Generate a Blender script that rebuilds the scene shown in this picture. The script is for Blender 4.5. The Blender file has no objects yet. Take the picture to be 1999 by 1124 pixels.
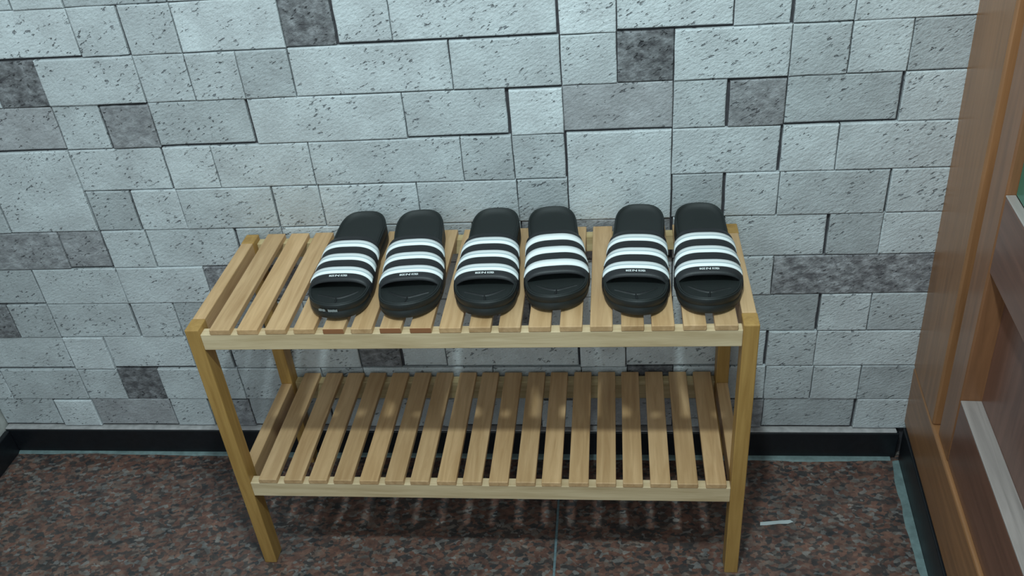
import bpy, bmesh, math, random
from mathutils import Vector, Matrix

random.seed(7)
C = bpy.context.scene.collection
SC = bpy.context.scene

# ------------------------------------------------------------------ camera
F_PX = 1751.346
YAW, PITCH, ROLL = 0.14361, -0.58813, -0.09501
CAM = (0.84034, -1.37443, 1.34622)
cd = bpy.data.cameras.new('camera')
cd.sensor_width = 36.0
cd.lens = F_PX * 36.0 / 1999.0
cd.clip_start = 0.02
cam = bpy.data.objects.new('camera', cd)
C.objects.link(cam)
base = Matrix(((1, 0, 0), (0, 0, 1), (0, 1, 0)))
M = Matrix.Rotation(YAW, 3, 'Z') @ Matrix.Rotation(PITCH, 3, 'X') @ base @ Matrix.Rotation(ROLL, 3, 'Z')
r, u, f = M.col[0], M.col[1], M.col[2]
R3 = Matrix((r, u, -f)).transposed()
cam.matrix_world = Matrix.Translation(CAM) @ R3.to_4x4()
SC.camera = cam

# ------------------------------------------------------------------ light and exposure
SC.view_settings.view_transform = 'Standard'
SC.view_settings.look = 'None'
SC.view_settings.gamma = 1.0
SC.view_settings.use_curve_mapping = False
SC.view_settings.exposure = 0.0

w = bpy.data.worlds.new('room_ambient')
SC.world = w
w.use_nodes = True
bg = w.node_tree.nodes['Background']
bg.inputs['Color'].default_value = (0.76, 0.93, 1.0, 1)
bg.inputs['Strength'].default_value = 0.90

ld = bpy.data.lights.new('ceiling_bulb', 'POINT')
ld.energy = 67
ld.shadow_soft_size = 0.04
ld.color = (0.785, 0.985, 1.0)
lo = bpy.data.objects.new('ceiling_bulb', ld)
lo.location = (0.78, -0.98, 2.05)
C.objects.link(lo)


# ------------------------------------------------------------------ helpers
def obj(name, me, mat, parent=None):
    o = bpy.data.objects.new(name, me)
    C.objects.link(o)
    mats = mat if isinstance(mat, (list, tuple)) else [mat]
    if len(me.materials) == 0:
        for m in mats:
            me.materials.append(m)
    if parent:
        o.parent = parent
    return o


def empty(name, loc=(0, 0, 0)):
    o = bpy.data.objects.new(name, None)
    o.empty_display_size = 0.05
    C.objects.link(o)
    o.location = loc
    return o


def tag(o, label=None, cat=None, group=None, kind=None):
    if label:
        o['label'] = label
    if cat:
        o['category'] = cat
    if group:
        o['group'] = group
    if kind:
        o['kind'] = kind
    return o


def to_mesh(bm, name, smooth=False):
    me = bpy.data.meshes.new(name)
    bmesh.ops.recalc_face_normals(bm, faces=bm.faces)
    bm.to_mesh(me)
    bm.free()
    if smooth:
        for p in me.polygons:
            p.use_smooth = True
    return me


def box_bm(lo, hi, bev=0.0, seg=1):
    bm = bmesh.new()
    bmesh.ops.create_cube(bm, size=1)
    for v in bm.verts:
        v.co = Vector([lo[i] + (v.co[i] + .5) * (hi[i] - lo[i]) for i in range(3)])
    if bev:
        bmesh.ops.bevel(bm, geom=bm.edges[:], offset=bev, segments=seg, affect='EDGES', profile=0.5)
    return bm


def box(name, lo, hi, mat, parent=None, bev=0.0, seg=1):
    return obj(name, to_mesh(box_bm(lo, hi, bev, seg), name), mat, parent)


def prism_x(name, pts, x0, x1, mat, parent=None):
    """pts: polygon of (y,z) extruded along x."""
    bm = bmesh.new()
    a = [bm.verts.new((x0, y, z)) for y, z in pts]
    b = [bm.verts.new((x1, y, z)) for y, z in pts]
    bm.faces.new(a)
    bm.faces.new(b[::-1])
    n = len(pts)
    for i in range(n):
        bm.faces.new((a[i], b[i], b[(i + 1) % n], a[(i + 1) % n]))
    return obj(name, to_mesh(bm, name), mat, parent)


# ------------------------------------------------------------------ materials
def new_mat(name, rough=0.6, color=(.5, .5, .5), spec=0.5):
    m = bpy.data.materials.new(name)
    m.use_nodes = True
    b = m.node_tree.nodes['Principled BSDF']
    b.inputs['Base Color'].default_value = (*color, 1)
    b.inputs['Roughness'].default_value = rough
    b.inputs['Specular IOR Level'].default_value = spec
    return m


class NT:
    def __init__(s, m):
        s.t = m.node_tree
        s.b = s.t.nodes['Principled BSDF']

    def n(s, typ, **kw):
        nd = s.t.nodes.new(typ)
        for k, v in kw.items():
            if k.startswith('i_'):
                key = k[2:].replace('_', ' ')
                nd.inputs[key].default_value = v
            else:
                setattr(nd, k, v)
        return nd

    def l(s, a, b):
        s.t.links.new(a, b)

    def ramp(s, src, stops, interp='LINEAR'):
        nd = s.t.nodes.new('ShaderNodeValToRGB')
        nd.color_ramp.interpolation = interp
        el = nd.color_ramp.elements
        while len(el) < len(stops):
            el.new(0.5)
        for e, (p, c) in zip(el, stops):
            e.position = p
            e.color = c if len(c) == 4 else (*c, 1)
        s.l(src, nd.inputs[0])
        return nd.outputs['Color']

    def mix(s, fac, a, b, mode='MIX'):
        nd = s.t.nodes.new('ShaderNodeMix')
        nd.data_type = 'RGBA'
        nd.blend_type = mode
        for key, val in (('Factor', fac), ('A', a), ('B', b)):
            sock = [i for i in nd.inputs if i.name == key and (i.type == 'RGBA' if key != 'Factor' else i.type == 'VALUE')][0]
            if hasattr(val, 'is_output') or isinstance(val, bpy.types.NodeSocket):
                s.l(val, sock)
            else:
                sock.default_value = val if key == 'Factor' else (*val, 1)
        return [o for o in nd.outputs if o.type == 'RGBA'][0]

    def noise(s, vec, scale, detail=3, rough=.55, dist=0.0):
        nd = s.n('ShaderNodeTexNoise')
        nd.inputs['Scale'].default_value = scale
        nd.inputs['Detail'].default_value = detail
        nd.inputs['Roughness'].default_value = rough
        nd.inputs['Distortion'].default_value = dist
        s.l(vec, nd.inputs['Vector'])
        return nd.outputs['Fac']

    def mapping(s, src, scale, loc=(0, 0, 0), rot=(0, 0, 0)):
        nd = s.n('ShaderNodeMapping')
        nd.inputs['Scale'].default_value = scale
        nd.inputs['Location'].default_value = loc
        nd.inputs['Rotation'].default_value = rot
        s.l(src, nd.inputs['Vector'])
        return nd.outputs['Vector']

    def bump(s, h, strength, dist):
        nd = s.n('ShaderNodeBump')
        nd.inputs['Strength'].default_value = strength
        nd.inputs['Distance'].default_value = dist
        s.l(h, nd.inputs['Height'])
        s.l(nd.outputs['Normal'], s.b.inputs['Normal'])
        return nd


def stone_material():
    m = new_mat('travertine_block', .72, spec=.3)
    k = NT(m)
    geo = k.n('ShaderNodeNewGeometry').outputs['Position']
    oi = k.n('ShaderNodeObjectInfo')
    # each block samples its own patch
    off = k.n('ShaderNodeVectorMath', operation='SCALE')
    comb = k.n('ShaderNodeCombineXYZ')
    k.l(oi.outputs['Random'], comb.inputs[1])
    k.l(comb.outputs[0], off.inputs[0])
    off.inputs['Scale'].default_value = 7.0
    add = k.n('ShaderNodeVectorMath', operation='ADD')
    k.l(geo, add.inputs[0])
    k.l(off.outputs[0], add.inputs[1])
    P = add.outputs[0]
    col = oi.outputs['Color']
    # broad cloudy tone
    cloud = k.noise(P, 14, 4, .6)
    c1 = k.mix(k.ramp(cloud, [(.3, (0, 0, 0)), (.72, (1, 1, 1))]), (.80, .79, .79), (1.08, 1.09, 1.09))
    c = k.mix(1.0, col, c1, 'MULTIPLY')
    # mottling, strong on dark stones (object alpha carries the amount)
    mot = k.noise(k.mapping(P, (1, 1, 1.5), rot=(0, .5, 0)), 55, 5, .68)
    mcol = k.ramp(mot, [(.34, (.38, .36, .38)), (.5, (.85, .84, .85)), (.66, (1.5, 1.5, 1.52))])
    c = k.mix(oi.outputs['Alpha'], c, k.mix(1.0, c, mcol, 'MULTIPLY'))
    # small slanted pits
    pit = k.noise(k.mapping(k.mapping(P, (1, 1, 1), rot=(0, .5, 0)), (1, 1, 2.3)), 98, 2, .5)
    gate = k.noise(P, 22, 1, .5)
    pm = k.ramp(pit, [(.63, (0, 0, 0)), (.71, (1, 1, 1))])
    gm = k.ramp(gate, [(.42, (0, 0, 0)), (.56, (1, 1, 1))])
    pg = k.mix(1.0, pm, gm, 'MULTIPLY')
    c = k.mix(pg, c, k.mix(1.0, c, (.42, .42, .44), 'MULTIPLY'))
    # fine grain
    fine = k.noise(P, 330, 2, .6)
    c = k.mix(1.0, c, k.ramp(fine, [(.3, (.90, .90, .90)), (.7, (1.07, 1.07, 1.07))]), 'MULTIPLY')
    k.l(c, k.b.inputs['Base Color'])
    hh = k.n('ShaderNodeMath', operation='MULTIPLY_ADD')
    k.l(pg, hh.inputs[0])
    hh.inputs[1].default_value = -1.5
    rel = k.noise(k.mapping(k.mapping(P, (1, 1, 1), rot=(0, .5, 0)), (1, 1, 2.0)), 120, 3, .6)
    k.l(rel, hh.inputs[2])
    k.bump(hh.outputs[0], .95, .0020)
    return m


def wood_material(name, axis, dark=(.80, .74, .66), light=(1.1, 1.1, 1.1)):
    m = new_mat(name, .42, spec=.4)
    k = NT(m)
    tc = k.n('ShaderNodeTexCoord').outputs['Object']
    oi = k.n('ShaderNodeObjectInfo')
    comb = k.n('ShaderNodeCombineXYZ')
    for i in range(3):
        k.l(oi.outputs['Random'], comb.inputs[i])
    sc = k.n('ShaderNodeVectorMath', operation='SCALE')
    k.l(comb.outputs[0], sc.inputs[0])
    sc.inputs['Scale'].default_value = 9.0
    add = k.n('ShaderNodeVectorMath', operation='ADD')
    k.l(tc, add.inputs[0])
    k.l(sc.outputs[0], add.inputs[1])
    s = [1, 1, 1]
    s[axis] = .07
    g = k.noise(k.mapping(add.outputs[0], s), 95, 4, .6, .6)
    gc = k.ramp(g, [(.3, dark), (.68, light)])
    s2 = [1, 1, 1]
    s2[axis] = .3
    g2 = k.noise(k.mapping(add.outputs[0], s2), 16, 2, .5)
    gc2 = k.ramp(g2, [(.3, (.90, .86, .80)), (.7, (1.06, 1.05, 1.04))])
    c = k.mix(1.0, oi.outputs['Color'], gc, 'MULTIPLY')
    c = k.mix(1.0, c, gc2, 'MULTIPLY')
    k.l(c, k.b.inputs['Base Color'])
    k.bump(g, .15, .0006)
    return m


def granite_material():
    m = new_mat('red_granite', .30, spec=.45)
    k = NT(m)
    P = k.n('ShaderNodeNewGeometry').outputs['Position']
    vo = k.n('ShaderNodeTexVoronoi')
    vo.inputs['Scale'].default_value = 105
    dist = k.noise(P, 60, 2)
    va = k.n('ShaderNodeVectorMath', operation='ADD')
    k.l(k.mapping(P, (1, 1.5, 1)), va.inputs[0])
    sc = k.n('ShaderNodeVectorMath', operation='SCALE')
    k.l(dist, sc.inputs[0])
    sc.inputs['Scale'].default_value = .02
    k.l(sc.outputs[0], va.inputs[1])
    k.l(va.outputs[0], vo.inputs['Vector'])
    sep = k.n('ShaderNodeSeparateColor')
    k.l(vo.outputs['Color'], sep.inputs[0])
    cells = k.ramp(sep.outputs[0], [(.0, (.056, .056, .058)), (.24, (.085, .068, .062)), (.42, (.150, .078, .062)),
                                    (.68, (.190, .110, .085)), (.88, (.160, .140, .125)), (.97, (.21, .20, .19))], 'LINEAR')
    big = k.noise(P, 18, 4, .65)
    bc = k.ramp(big, [(.32, (.58, .62, .66)), (.66, (1.22, 1.14, 1.10))])
    c = k.mix(1.0, cells, bc, 'MULTIPLY')
    mid = k.noise(P, 70, 3, .6)
    c = k.mix(1.0, c, k.ramp(mid, [(.35, (.74, .75, .78)), (.65, (1.18, 1.15, 1.12))]), 'MULTIPLY')
    k.l(c, k.b.inputs['Base Color'])
    return m


def door_wood(name, col, axis, rough=.35):
    m = new_mat(name, rough, spec=.5)
    k = NT(m)
    tc = k.n('ShaderNodeTexCoord').outputs['Object']
    s = [1, 1, 1]
    s[axis] = .06
    g = k.noise(k.mapping(tc, s), 70, 4, .6, .5)
    c = k.ramp(g, [(.3, tuple(x * .74 for x in col)), (.7, tuple(x * 1.18 for x in col))])
    k.l(c, k.b.inputs['Base Color'])
    k.bump(g, .12, .0006)
    return m


def rubber(name, col, rough, bscale=600, bstr=.3):
    m = new_mat(name, rough, col, .45)
    k = NT(m)
    tc = k.n('ShaderNodeTexCoord').outputs['Object']
    n = k.noise(tc, bscale, 2, .6)
    c = k.ramp(n, [(.3, tuple(x * .8 for x in col)), (.7, tuple(x * 1.2 for x in col))])
    k.l(c, k.b.inputs['Base Color'])
    k.bump(n, bstr, .0005)
    return m


M_stone = stone_material()
M_joint = rubber('dark_joint', (.060, .056, .062), .9, 120)
M_wx = wood_material('pine_grain_x', 0)
M_wy = wood_material('pine_grain_y', 1)
M_wz = wood_material('pine_grain_z', 2)
M_end = new_mat('end_grain', .7, (.30, .125, .055), .2)
M_gran = granite_material()
M_grout = rubber('floor_grout', (.13, .19, .21), .8, 200)
M_black = rubber('black_skirting', (.0075, .009, .012), .38, 90, .5)
M_trim = rubber('pale_edge_strip', (.42, .40, .40), .6, 60)
M_caulk = rubber('blue_grey_sealant', (.15, .21, .21), .6, 60, .6)
M_cas_v = door_wood('door_casing_wood', (.30, .140, .060), 2)
M_cas_u = door_wood('door_bottom_casing_wood', (.30, .140, .060), 0)
M_leaf_v = door_wood('door_stile_wood', (.25, .110, .050), 2, .3)
M_leaf_u = door_wood('door_rail_wood', (.165, .074, .048), 0, .28)
M_panel = door_wood('door_panel_wood', (.170, .080, .058), 2, .30)
M_ledge_sheen = door_wood('door_ledge_sheen', (.34, .29, .27), 0, .3)  # door wood paled to grey: lamp reflection put into the colour
M_glass = new_mat('green_glass', .22, (.045, .19, .13), .5)
M_plain = rubber('plain_plaster', (.42, .42, .40), .8, 40)
M_sole = rubber('black_sole_foam', (.0135, .0165, .0165), .5, 900, .4)
M_bed = rubber('black_footbed', (.0125, .0155, .0150), .55, 1500, .5)
M_ridge = rubber('footbed_ridge', (.0075, .0085, .009), .5, 900, .3)
M_strap = rubber('black_strap', (.0125, .0130, .0150), .5, 700, .4)
M_white = new_mat('white_stripe', .45, (.86, .88, .88), .4)
M_line = new_mat('stripe_seam', .5, (.50, .56, .58), .3)
M_text = new_mat('white_print', .5, (.80, .82, .82), .3)
M_worn = new_mat('worn_white_print', .6, (.26, .28, .28), .2)
M_paper = new_mat('white_paper', .8, (.50, .55, .56), .1)

# ------------------------------------------------------------------ floor
floor = box('floor', (-.62, -2.4, -.05), (1.62, .03, -.0012), M_grout)
tag(floor, kind='structure')
JX = .7135
for (x0, x1, y0, y1) in ((-.60, JX - .0022, -1.196, .02), (JX + .0022, 1.60, -1.196, .02),
                         (-.60, JX - .0022, -2.39, -1.2), (JX + .0022, 1.60, -2.39, -1.2)):
    box('floor_slab', (x0, y0, -.02), (x1, y1, 0), M_gran, floor, .0012)

# ------------------------------------------------------------------ back wall of stone blocks
XL, XR = -.522, 1.43
wall = box('wall_back', (-.62, .010, -.02), (1.62, .09, 1.45), M_joint)
tag(wall, kind='structure')
X0, CW, RH, Z0 = .0465, 1.06 / 12, .08277, .97465
# one repeat of the bond: per row the left edges (in cells, 0..11); tone per stone; extra shadow gap codes (L,R,T,B)
ROWS = {
    0: [(0, 1, .86, 0, ''), (1, 3, .94, 0, ''), (3, 4, .36, .9, 'R'), (4, 5, .92, 0, 'B'), (5, 8, .94, 0, 'RB'), (8, 9, 1.02, 0, ''),
        (9, 11, .97, 0, 'B'), (11, 12, .86, 0, 'R')],
    1: [(0, 1, .82, .1, ''), (1, 2, .86, 0, ''), (2, 3, .71, .15, ''), (3, 6, .92, 0, ''), (6, 8, .84, 0, ''), (8, 9, .86, 0, ''),
        (9, 10, .34, 1., ''), (10, 12, .90, 0, '')],
    2: [(0, 2, .74, .1, 'RB'), (2, 5, .93, 0, ''), (5, 7, .84, 0, 'RB'), (7, 8, 1.05, 0, 'T'), (8, 10, .66, .2, 'B'), (10, 11, .85, .05, 'R'),
        (11, 12, .52, .55, 'T')],
    3: [(0, 1, .94, 0, ''), (1, 3, .90, 0, ''), (3, 6, .85, .05, ''), (6, 7, .80, 0, ''), (7, 8, .80, .05, ''), (8, 10, .96, 0, 'L2'),
        (10, 12, .91, 0, 'R')],
    4: [(0, 2, .82, .05, ''), (2, 3, .86, 0, 'L'), (3, 5, .97, 0, ''), (5, 7, .90, 0, ''), (7, 8, .74, .05, ''), (10, 11, .74, .05, 'R'),
        (11, 12, .92, 0, '')],
    5: [(-1, 1, .90, 0, 'R'), (1, 2, .76, .1, ''), (2, 4, .92, 0, ''), (4, 6, .80, .1, ''), (6, 7, .86, 0, ''), (7, 9, .55, .6, ''),
        (9, 10, .58, .5, 'RB'), (10, 11, .90, 0, '')],
    6: [(0, 4, .52, .95, ''), (4, 6, .80, 0, ''), (6, 8, .74, .1, 'B'), (8, 10, .88, 0, 'L'), (10, 12, .90, 0, '')],
    7: [(-1, 1, .70, .15, 'R'), (1, 2, .97, 0, ''), (2, 4, .80, .05, ''), (4, 6, .86, 0, ''), (6, 7, .38, .8, ''), (7, 8, .78, .1, ''),
        (8, 10, .86, 0, 'R'), (10, 11, .88, 0, '')],
}
rnd = random.Random(11)


def block_mesh(x0, x1, z0, z1, gl, gr, gb, gt, depth):
    bm = bmesh.new()
    b = .0022
    j = lambda s=.0006: rnd.uniform(-s, s)
    ax0, ax1, az0, az1 = x0 + gl, x1 - gr, z0 + gb, z1 - gt

    def ring(ins, y, jit):
        pts = []
        n = 3
        cs = [(ax0 + ins, az0 + ins), (ax1 - ins, az0 + ins), (ax1 - ins, az1 - ins), (ax0 + ins, az1 - ins)]
        for i in range(4):
            a, c = cs[i], cs[(i + 1) % 4]
            for t in range(n):
                tt = t / n
                pts.append((a[0] + (c[0] - a[0]) * tt, y, a[1] + (c[1] - a[1]) * tt))
        return pts
    jit = [(j(), j()) for _ in range(12)]
    rings = []
    for ins, y in ((0, .0105), (0, depth + .0012), (b * .45, depth + .0003), (b, depth)):
        rings.append([bm.verts.new((p[0] + jit[i][0], p[1], p[2] + jit[i][1])) for i, p in enumerate(ring(ins, y, 0))])
    for a, c in zip(rings[:-1], rings[1:]):
        for i in range(12):
            bm.faces.new((a[i], a[(i + 1) % 12], c[(i + 1) % 12], c[i]))
    bm.faces.new(rings[-1])
    return to_mesh(bm, 'stone_block')


for row in range(-5, 11):
    pat = ROWS[row % 8]
    zt = Z0 - RH * row
    for rep in (-1, 0, 1):
        for (a, b_, tone, mot, code) in pat:
            tall = (row % 8 == 3 and a == 8)
            dx = max(0, row - 3) * .0018
            x0, x1 = X0 + dx + CW * (a + 12 * rep), X0 + dx + CW * (b_ + 12 * rep)
            zb = zt - RH * (2 if tall else 1)
            if row == 10:
                zb = .0705
            if x1 < XL + .01 or x0 > XR - .01:
                continue
            if 1.35 < x0:
                continue
            if x1 > 1.35:
                x1 = XR
            x0 = max(x0, XL)
            g = lambda: rnd.uniform(.0006, .0011)
            gl, gr, gb, gt = g(), g(), g(), g()
            if 'L' in code:
                gl += .0022
            if 'R' in code:
                gr += .0036
            if 'B' in code:
                gb += .0030
            if 'T' in code:
                gt += .0030
            depth = rnd.uniform(.0005, .0022) + (.0022 if ('R' in code or 'B' in code) else 0) + (.001 if tone < .6 else 0)
            if tone > 1:
                depth = .0
            o = obj('stone_block', block_mesh(x0, x1, zb, zt, gl, gr, gb, gt, depth), M_stone, wall)
            v = tone * rnd.uniform(.97, 1.03) * .66
            if tone < .7:
                o.color = (v * .965, v * .965, v * 1.0, mot)
            else:
                o.color = (v * .955, v * 1.0, v * 1.03, mot)

# skirting and its pale top strip
box('baseboard_back', (XL, -.009, .0), (1.385, .0095, .0655), M_black, None, .002, 2)
tag(bpy.data.objects['baseboard_back'], kind='structure')
box('trim_1', (XL, -.0075, .0658), (1.380, .0095, .0692), M_trim, None, .0008)
tag(bpy.data.objects['trim_1'], kind='structure')


def wavy_strip(name, p0, p1, wdt, h, mat, n=60, seed=1, side=(0, -1)):
    """a low bead of sealant along the floor with an uneven edge"""
    rr = random.Random(seed)
    bm = bmesh.new()
    p0, p1 = Vector(p0), Vector(p1)
    sd = Vector((side[0], side[1], 0))
    prev = None
    k = wdt
    for i in range(n + 1):
        p = p0.lerp(p1, i / n)
        k = max(wdt * .35, min(wdt * 1.5, k + rr.uniform(-.22, .22) * wdt))
        c = [bm.verts.new(p + Vector((0, 0, .0001))), bm.verts.new(p + Vector((0, 0, h))), bm.verts.new(p + sd * k * .7 + Vector((0, 0, h * .6))),
             bm.verts.new(p + sd * k + Vector((0, 0, .0001)))]
        if prev:
            for q in range(3):
                bm.faces.new((prev[q], prev[q + 1], c[q + 1], c[q]))
            bm.faces.new((prev[3], prev[0], c[0], c[3]))
        else:
            bm.faces.new(c)
        prev = c
    bm.faces.new(prev[::-1])
    return tag(obj(name, to_mesh(bm, name), mat), kind='structure')


wavy_strip('trim_2', (XL + .01, -.0092, 0), (1.375, -.0092, 0), .0085, .004, M_caulk, 90, 3)

# left wall with its skirting
wl = box('wall_left', (-.62, -2.4, -.02), (XL - .002, .0098, 1.45), M_plain)
tag(wl, kind='structure')
bl = box('baseboard_left', (XL - .0018, -2.4, 0), (XL + .010, -.0096, .064), M_black, None, .002, 2)
tag(bl, kind='structure')

# ------------------------------------------------------------------ right side: built-in wooden door
U = Vector((-.0782, -1, 0)).normalized()          # along the wall towards the room
V = Vector((-.0294, 0, 1)).normalized()
W = V.cross(U).normalized()
if W.x > 0:
    W = -W
V = (U.cross(W)).normalized()
if V.z < 0:
    V = -V
DM = Matrix((U, W, V)).transposed().to_4x4()
DM.translation = Vector((1.3955, 0, 0))
door = empty('door_1')
door.matrix_world = DM
tag(door, kind='structure')


def dbox(name, u0, u1, v0, v1, w0, w1, mat, bev=.002, parent=None):
    return obj(name, to_mesh(box_bm((u0, w0, v0), (u1, w1, v1), bev, 2), name), mat, parent or door)


TOP = 1.42
UE = 1.6
# casing runs down the corner and along the bottom
dbox('casing', -.02, .158, .225, TOP, -.05, 0, M_cas_v, .004)
dbox('bottom_casing', -.02, UE, .086, .2245, -.05, .0005, M_cas_u, .004)
dbox('casing_groove', .158, .180, .225, TOP, -.05, -.014, M_cas_v, .001)
# door leaf
dbox('stile', .180, .247, .226, TOP, -.045, -.005, M_leaf_v, .003)
dbox('bottom_rail', .247, UE, .226, .356, -.045, -.006, M_leaf_u, .002)
dbox('middle_rail', .247, UE, .600, .722, -.045, -.006, M_leaf_u, .002)
dbox('panel', .247, UE, .358, .600, -.050, -.036, M_panel, .001)
# upward-facing lacquered ledges under panel and glass, ceiling-light sheen painted in as grey
dbox('ledge', .2475, UE, .3565, .3600, -.036, -.0055, M_ledge_sheen, .0008)
dbox('ledge', .2475, UE, .7225, .7250, -.018, -.0055, M_ledge_sheen, .0008)
dbox('glass_pane', .248, UE, .7252, TOP, -.028, -.018, M_glass, .001)
dbox('backing', -.02, UE, .0, TOP, -.09, -.051, M_leaf_v, .001)
bb = dbox('skirting', .012, UE, .0, .085, -.05, .004, M_black, .002)
a = DM @ Vector((.02, .0045, 0))
b = DM @ Vector((1.6, .0045, 0))
wavy_strip('trim_3', (a.x, a.y, 0), (b.x, b.y, 0), .011, .004, M_caulk, 90, 5, (W.x, W.y))
wr = box('wall_right', (1.50, -2.4, -.02), (1.62, .0098, 1.45), M_plain)
tag(wr, kind='structure')

# ------------------------------------------------------------------ scrap of paper
bm = bmesh.new()
pp = [(-.032, -.004), (-.020, -.0052), (.002, -.0035), (.020, -.0042), (.031, -.001), (.026, .004), (.008, .0046), (-.012, .0035), (-.030, .003)]
vs = [bm.verts.new((x, y, .0006 + .0008 * math.sin(i * 2.1) ** 2)) for i, (x, y) in enumerate(pp)]
fc = bm.faces.new(vs)
bmesh.ops.triangulate(bm, faces=[fc])
ex = bmesh.ops.extrude_face_region(bm, geom=bm.faces[:])
for v in [e for e in ex['geom'] if isinstance(e, bmesh.types.BMVert)]:
    v.co.z -= .0005
ps = obj('paper_scrap', to_mesh(bm, 'paper_scrap'), M_paper)
ps.location = (1.128, -.183, .0003)
ps.rotation_euler.z = .10
tag(ps, 'small torn scrap of white paper on the granite floor beside the rack', 'paper')

# ------------------------------------------------------------------ slatted shoe bench
BX0, BX1, BY0, BY1, BH = .161, 1.0425, -.3005, -.005, .551
bench = empty('shoe_bench', (BX0, BY0, 0))
tag(bench, 'pale wooden two-tier slatted shoe bench standing against the stone-block wall', 'bench')
wr_ = random.Random(5)


def wood(o, base, var=.07):
    t = 1 + wr_.uniform(-var, var)
    h = wr_.uniform(-.03, .03)
    o.color = (base[0] * t, base[1] * t * (1 - h * .4), base[2] * t * (1 - h), 1)
    return o


PALE = (.585, .380, .208)
RAIL = (.66, .52, .335)
BRAIL = (.62, .50, .285)
LEG = (.42, .250, .080)


def bbox(name, lo, hi, mat, col, bev=.0015, var=.07, parent=None):
    c = [(lo[i] + hi[i]) / 2 for i in range(3)]
    me = to_mesh(box_bm([lo[i] - c[i] for i in range(3)], [hi[i] - c[i] for i in range(3)], bev, 2), name)
    o = obj(name, me, mat, parent or bench)
    o.location = (c[0] - BX0, c[1] - BY0, c[2])
    return wood(o, col, var)


LW, LD = .0235, .032
for (x0, x1) in ((BX0, BX0 + LW), (BX1 - LW, BX1)):
    for (y0, y1) in ((BY0, BY0 + LD), (BY1 - LD, BY1)):
        bbox('leg', (x0, y0, 0), (x1, y1, BH), M_wz, LEG, .0018, .03)
    xa, xb = x0 + .001, x1 - .001
    bbox('side_rail', (xa, BY0 + LD, .512), (xb, BY1 - LD, BH), M_wy, PALE, .0015, .03)
    bbox('side_rail', (xa, BY0 + LD, .182), (xb, BY1 - LD, .222), M_wy, PALE, .0015, .03)
for zt, h in ((BH - .0095, .030), (.2135, .0325)):
    bbox('front_rail', (BX0 + LW, BY0 + .001, zt - h), (BX1 - LW, BY0 + .019, zt), M_wx, RAIL, .0012, .02)
    bbox('back_rail', (BX0 + LW, BY1 - .019, zt - h - (.010 if zt < .3 else 0)), (BX1 - LW, BY1 - .001, zt), M_wx, BRAIL, .0012, .02)
G0, GP, GW = .1955, .0457, .0122
RED_ENDS = (4, 6, 7)
slat_mesh = {}


def slat_me(red):
    if red not in slat_mesh:
        d = (BY1 - BY0 - .0006) / 2
        me = to_mesh(box_bm((-(GP - GW) / 2, -d, -.0050), ((GP - GW) / 2, d, .0050), .0012, 2), 'slat')
        me.materials.append(M_wy)
        me.materials.append(M_end)
        if red:
            for p in me.polygons:
                if p.normal.y < -.9:
                    p.material_index = 1
        slat_mesh[red] = me
    return slat_mesh[red]


for tier, zt in (('top', BH), ('low', .2225)):
    for i in range(18):
        xc = G0 + GP * (i + .5)
        o = obj('slat', slat_me(tier == 'top' and i in RED_ENDS), M_wy, bench)
        o.location = (xc - BX0 + wr_.uniform(-.0008, .0008), (BY1 - BY0) / 2, zt - .0045 + wr_.uniform(-.0003, .0003))
        wood(o, PALE, .08)

# ------------------------------------------------------------------ slide sandals
L0 = .270
OUT = [(0, 0), (20, 2.5), (34, 13), (41.5, 32), (42.5, 60), (41.5, 90), (42.5, 120), (46.5, 150), (50.5, 182), (51.5, 212), (47, 240),
       (34, 260), (12, 269.5), (-12, 266), (-32, 252), (-45.5, 228), (-51, 198), (-50.5, 165), (-47, 130), (-43.5, 95), (-42.5, 60),
       (-41.5, 32), (-34, 13), (-20, 2.5)]


def catmull(pts, sub):
    res = []
    n = len(pts)
    for i in range(n):
        p0, p1, p2, p3 = [Vector(pts[(i + q) % n]) for q in (-1, 0, 1, 2)]
        for k in range(sub):
            t = k / sub
            res.append(.5 * ((2 * p1) + (-p0 + p2) * t + (2 * p0 - 5 * p1 + 4 * p2 - p3) * t * t + (-p0 + 3 * p1 - 3 * p2 + p3) * t ** 3))
    return [(p[0] * .982 / 1000, p[1] / 1000) for p in res]


OUTL = catmull(OUT, 4)


def lerp_tab(tab, x):
    if x <= tab[0][0]:
        return tab[0][1]
    for (a, va), (b, vb) in zip(tab[:-1], tab[1:]):
        if x <= b:
            t = (x - a) / (b - a)
            t = t * t * (3 - 2 * t)
            return va + (vb - va) * t
    return tab[-1][1]


HT = [(0, .0415), (.05, .037), (.12, .032), (.18, .0275), (.235, .0255), (.27, .027)]


def top_h(s):
    return lerp_tab(HT, s)


def spring(s):
    return .0055 * max(0, (s - .21) / .06) ** 2 + .002 * max(0, (.03 - s) / .03) ** 2


def edge_x(s, med):
    """outline half width at s: medial (+) or lateral (-)"""
    best = None
    for i in range(len(OUTL)):
        a, b = OUTL[i], OUTL[(i + 1) % len(OUTL)]
        if (a[1] - s) * (b[1] - s) <= 0 and a[1] != b[1]:
            x = a[0] + (b[0] - a[0]) * (s - a[1]) / (b[1] - a[1])
            if med and x > 0:
                best = x
            if not med and x < 0:
                best = x
    return best if best is not None else (.045 if med else -.045)


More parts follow.
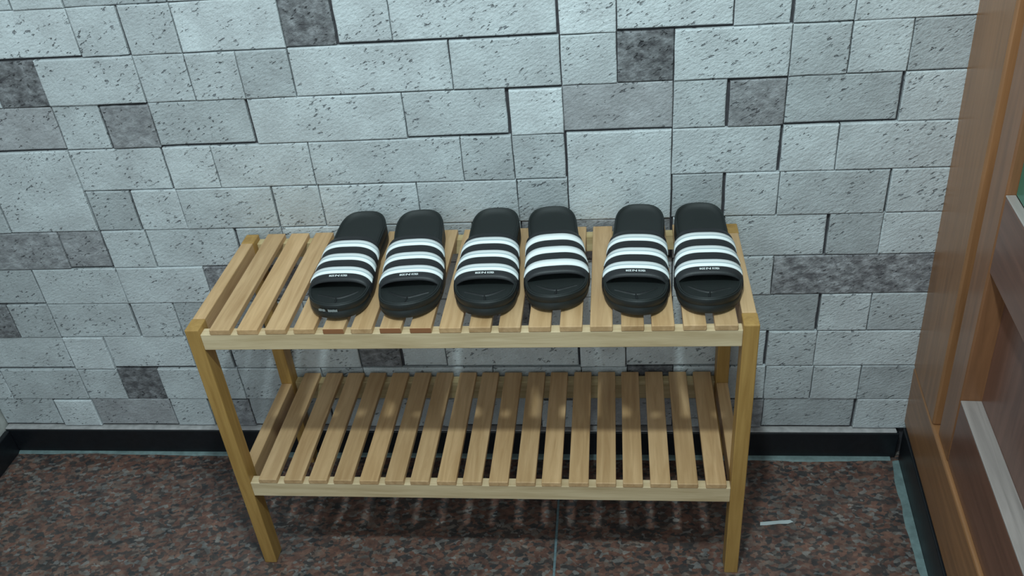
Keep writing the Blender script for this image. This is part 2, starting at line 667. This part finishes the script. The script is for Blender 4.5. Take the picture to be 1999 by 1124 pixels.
def sole_mesh(m):
    bm = bmesh.new()
    prof = [('b', 0.0), ('b', .6), ('b', .955), ('s', .0, .985), ('s', .10, 1.0), ('s', .42, 1.0), ('s', .47, .982), ('s', .53, .982),
            ('s', .58, 1.0), ('s', .90, .995), ('s', 1.0, .975)]
    rings = []
    for pr in prof:
        ring = []
        for (t, s) in OUTL:
            cx, cs = .001, min(max(s, .045), .218)
            h = top_h(s)
            sp = spring(s)
            if pr[0] == 'b':
                k, z = pr[1], .0
            else:
                k, z = pr[2], .0015 + pr[1] * (h - .0015)
            x = cx + (t - cx) * k
            y = cs + (s - cs) * k
            ring.append(bm.verts.new((x * m, -y, z + sp * (k if pr[0] == 'b' else 1))))
        rings.append(ring)
    n = len(OUTL)
    for a, b in zip(rings[:-1], rings[1:]):
        for i in range(n):
            bm.faces.new((a[i], a[(i + 1) % n], b[(i + 1) % n], b[i]))
    ed = [e for e in bm.edges if e.is_boundary and e.verts[0] in set(rings[-1])]
    # close the top under the footbed
    inner = []
    for (t, s) in OUTL:
        cx, cs = .001, min(max(s, .045), .218)
        inner.append(bm.verts.new(((cx + (t - cx) * .90) * m, -(cs + (s - cs) * .90), top_h(s) + spring(s) - .006)))
    for i in range(n):
        bm.faces.new((rings[-1][i], rings[-1][(i + 1) % n], inner[(i + 1) % n], inner[i]))
    bmesh.ops.remove_doubles(bm, verts=bm.verts, dist=1e-5)
    return to_mesh(bm, 'sole', True)


BED = [(.955, .0012), (.935, .0016), (.905, -.0005), (.84, -.0035), (.7, -.0048), (.5, -.0052), (.25, -.0052), (0, -.0052)]


def bed_z(s):
    return top_h(s) + spring(s)


def bed_mesh(m):
    bm = bmesh.new()
    rings = []
    for k, dz in [(.962, -.0008)] + BED:
        ring = []
        for (t, s) in OUTL:
            cx, cs = .001, min(max(s, .045), .218)
            y = cs + (s - cs) * k
            ring.append(bm.verts.new(((cx + (t - cx) * k) * m, -y, bed_z(y) + dz)))
        rings.append(ring)
    n = len(OUTL)
    for a, b in zip(rings[:-1], rings[1:]):
        for i in range(n):
            bm.faces.new((a[i], a[(i + 1) % n], b[(i + 1) % n], b[i]))
    bmesh.ops.remove_doubles(bm, verts=bm.verts, dist=1e-5)
    return to_mesh(bm, 'footbed', True)


def ridge_mesh(m, pts, wd=.0030, hh=.0018):
    bm = bmesh.new()
    prev = None
    N = 14
    P = [Vector(p) for p in pts]
    path = []
    for i in range(len(P) - 1):
        for k in range(N):
            t = k / N
            p0 = P[max(i - 1, 0)]
            p3 = P[min(i + 2, len(P) - 1)]
            p1, p2 = P[i], P[i + 1]
            path.append(.5 * ((2 * p1) + (-p0 + p2) * t + (2 * p0 - 5 * p1 + 4 * p2 - p3) * t * t + (-p0 + 3 * p1 - 3 * p2 + p3) * t ** 3))
    path.append(P[-1])
    for i, p in enumerate(path):
        d = (path[min(i + 1, len(path) - 1)] - path[max(i - 1, 0)]).normalized()
        nrm = Vector((-d.y, d.x))
        z = bed_z(p.y) - .0053
        tap = math.sin(math.pi * min(1, max(.12, (i + 1) / (len(path) + 1)))) ** .5
        row = []
        for s_, hz in ((-1, 0), (-.5, hh), (.5, hh), (1, 0)):
            q = p + nrm * wd * s_ * tap
            row.append(bm.verts.new((q.x * m, -q.y, z + hz)))
        if prev:
            for j in range(3):
                bm.faces.new((prev[j], prev[j + 1], row[j + 1], row[j]))
        prev = row
    return to_mesh(bm, 'ridge', True)


# strap surface: a in 0..1 lateral->medial, b in 0..1 front->rear
def strap_pt(a, b, m):
    phi = math.pi * a
    cphi, sphi = math.cos(phi), math.sin(phi)
    arch = max(0.0, sphi) ** .72
    sf = .216 - .003 * arch        # front edge, drawn back a little over the top
    sr = .108 - .003 * arch
    s = sf + (sr - sf) * b
    xl, xm = edge_x(s, False) - .0022, edge_x(s, True) + .0022
    flare = min(1.0, arch * 1.6)   # the band stays wide over the narrow waist
    xl += flare * (min(xl, -.0508) - xl)
    xm += flare * (max(xm, .0508) - xm)
    c, hw = (xl + xm) / 2, (xm - xl) / 2
    x = c - hw * math.copysign(abs(cphi) ** .66, cphi)
    H = .0398 + .0165 * b - .0015 * max(0, 1 - b * 16) ** 2
    z0 = .010
    z = z0 + (H - z0) * arch * (1 + .03 * (-cphi))
    return Vector((x * m, -s, z))


def strap_n(a, b, m):
    e = 1e-3
    da = strap_pt(min(a + e, 1), b, m) - strap_pt(max(a - e, 0), b, m)
    db = strap_pt(a, min(b + e, 1), m) - strap_pt(a, max(b - e, 0), m)
    n = da.cross(db).normalized()
    if m > 0:
        pass
    p = strap_pt(a, b, m)
    if n.dot(p - Vector((0, p.y, .02))) < 0:
        n = -n
    return n


def patch_mesh(m, a0, a1, b0, b1, na, nb, off, thick, name, roundlip=False):
    bm = bmesh.new()
    outer, inner = [], []
    for j in range(nb + 1):
        b = b0 + (b1 - b0) * j / nb
        ro, ri = [], []
        lip = 0.0
        if roundlip:
            dd = min(j, nb - j)
            lip = (.0014, .0004, 0)[min(dd, 2)]
        for i in range(na + 1):
            a = a0 + (a1 - a0) * i / na
            p, n = strap_pt(a, b, m), strap_n(a, b, m)
            ro.append(bm.verts.new(p + n * (off - lip)))
            ri.append(bm.verts.new(p + n * (off - thick + lip * .6)))
        outer.append(ro)
        inner.append(ri)
    for j in range(nb):
        for i in range(na):
            bm.faces.new((outer[j][i], outer[j][i + 1], outer[j + 1][i + 1], outer[j + 1][i]))
            bm.faces.new((inner[j][i], inner[j + 1][i], inner[j + 1][i + 1], inner[j][i + 1]))
    for i in range(na):
        bm.faces.new((outer[0][i], inner[0][i], inner[0][i + 1], outer[0][i + 1]))
        bm.faces.new((outer[nb][i], outer[nb][i + 1], inner[nb][i + 1], inner[nb][i]))
    for j in range(nb):
        bm.faces.new((outer[j][0], outer[j + 1][0], inner[j + 1][0], inner[j][0]))
        bm.faces.new((outer[j][na], inner[j][na], inner[j + 1][na], outer[j + 1][na]))
    return to_mesh(bm, name, True)


def text_polys(txt):
    cu = bpy.data.curves.new('lettering', 'FONT')
    cu.body = txt
    cu.align_x = 'CENTER'
    cu.align_y = 'CENTER'
    cu.size = 1
    cu.offset = .018
    cu.resolution_u = 2
    to = bpy.data.objects.new('lettering_source', cu)
    C.objects.link(to)
    dg = bpy.context.evaluated_depsgraph_get()
    me = bpy.data.meshes.new_from_object(to.evaluated_get(dg))
    bpy.data.objects.remove(to)
    return me


TXT = text_polys('MADE IN KOREA')
xs = [v.co.x for v in TXT.vertices]
ys = [v.co.y for v in TXT.vertices]
TW, TH, TY = max(xs) - min(xs), max(ys) - min(ys), (max(ys) + min(ys)) / 2


def lettering_mesh(m, width=.050, height=.0046, ac=.5, bc=.093):
    me = TXT.copy()
    # metres per unit of a near the crown
    pa, pb = strap_pt(ac - .01, bc, 1), strap_pt(ac + .01, bc, 1)
    ka = (pb - pa).length / .02
    pa, pb = strap_pt(ac, bc - .01, 1), strap_pt(ac, bc + .01, 1)
    kb = (pb - pa).length / .02
    for v in me.vertices:
        da = v.co.x / TW * width / ka * m
        db = (v.co.y - TY) / TH * height / kb
        a, b = ac + da, bc + db
        v.co = strap_pt(a, b, m) + strap_n(a, b, m) * .0009
    me.materials.clear()
    return me


STRIPES = ((.148, .288), (.442, .584), (.740, .882))
mesh_cache = {}


def sandal(name, loc, rz, m, label, plain=False, scale=1.0, toe_print=False):
    root = empty(name, loc)
    root.rotation_euler.z = rz
    root.scale = (1, scale, 1)
    tag(root, label, 'sandal', 'black striped slide sandals on the shoe bench')

    def get(key, fn):
        kk = (key, m)
        if kk not in mesh_cache:
            mesh_cache[kk] = fn()
        return mesh_cache[kk]
    sole = obj('sole', get('sole', lambda: sole_mesh(m)), M_sole, root)
    bed = obj('footbed', get('bed', lambda: bed_mesh(m)), M_bed, root)
    obj('footbed_ridge', get('r1', lambda: ridge_mesh(m, [(-.030, .226), (-.012, .232), (.002, .236), (.016, .231), (.034, .219)])), M_ridge, bed)
    obj('footbed_ridge', get('r2', lambda: ridge_mesh(m, [(.002, .236), (.004, .246), (.005, .256)], .002)), M_ridge, bed)
    strap = obj('strap', get('strap', lambda: patch_mesh(m, 0, 1, 0, 1, 40, 16, 0, .0042, 'strap', True)), M_strap, root)
    for q, (b0, b1) in enumerate(STRIPES):
        e0 = .085 + (.03 if (q == 0) else 0)
        e1 = .925 - (.02 if (q == 0) else 0)
        obj('stripe', get('st%d' % q, lambda: patch_mesh(m, e0, e1, b0, b1, 36, 2, .0008, .0012, 'stripe')), M_white, strap)
        if not plain:
            bm_ = (b0 + b1) / 2
            obj('stripe_seam', get('sl%d' % q, lambda: patch_mesh(m, e0 + .004, e1 - .004, bm_ - .014, bm_ + .014, 36, 1, .00105, .0006, 'stripe_seam')),
                M_line, strap)
    if not plain:
        obj('lettering', get('txt', lambda: lettering_mesh(m)), M_text, strap)
    if toe_print:
        # two worn patches of print on the front edge of the sole
        for (x0, x1) in ((-.019, -.006), (-.002, .013)):
            bm = bmesh.new()
            N = 8
            lo_, hi_ = [], []
            rr = random.Random(int((x0 + .1) * 1e4))
            for i in range(N + 1):
                x = x0 + (x1 - x0) * i / N
                # outline y at this x near the toe
                ysx = max(s for (t, s) in OUTL if abs(t * m - x) < .006)
                z = top_h(.268) * .62 + spring(ysx)
                lo_.append(bm.verts.new((x, -ysx - .0006, z - .0022 + rr.uniform(-.0006, .0006))))
                hi_.append(bm.verts.new((x, -ysx - .0006, z + .0022 + rr.uniform(-.0006, .0006))))
            for i in range(N):
                bm.faces.new((lo_[i], lo_[i + 1], hi_[i + 1], hi_[i]))
            obj('toe_print', to_mesh(bm, 'toe_print'), M_worn, sole)
    return root


ZS = BH + .0012
HEEL = -.0085
spec = [
    # heel x, toe-axis x, toe y, medial sign, plain, toe print, label
    (.3965, .3965, -.284, 1, False, True, 'black slide sandal with three white stripes and worn toe print, leftmost on bench'),
    (.495, .518, -.284, -1, False, False, 'black three-striped slide sandal, right-hand one of the leftmost pair on the bench'),
    (.631, .6315, -.282, 1, False, False, 'black three-striped slide sandal with lettering, left-hand one of the middle pair'),
    (.7245, .7495, -.268, -1, True, False, 'black slide sandal with three solid white stripes and no lettering, right of the middle pair'),
    (.878, .8600, -.284, 1, False, False, 'black three-striped slide sandal, left-hand one of the rightmost pair on the bench'),
    (.974, .977, -.281, -1, False, False, 'black three-striped slide sandal, rightmost on the bench beside its end leg'),
]
for (hx, tx, ty, m, plain, tp, lab) in spec:
    ln = math.hypot(tx - hx, ty - HEEL)
    rz = math.atan2(tx - hx, -(ty - HEEL))
    sandal('slide_sandal', (hx, HEEL, ZS), rz, m, lab, plain, ln / L0, tp)
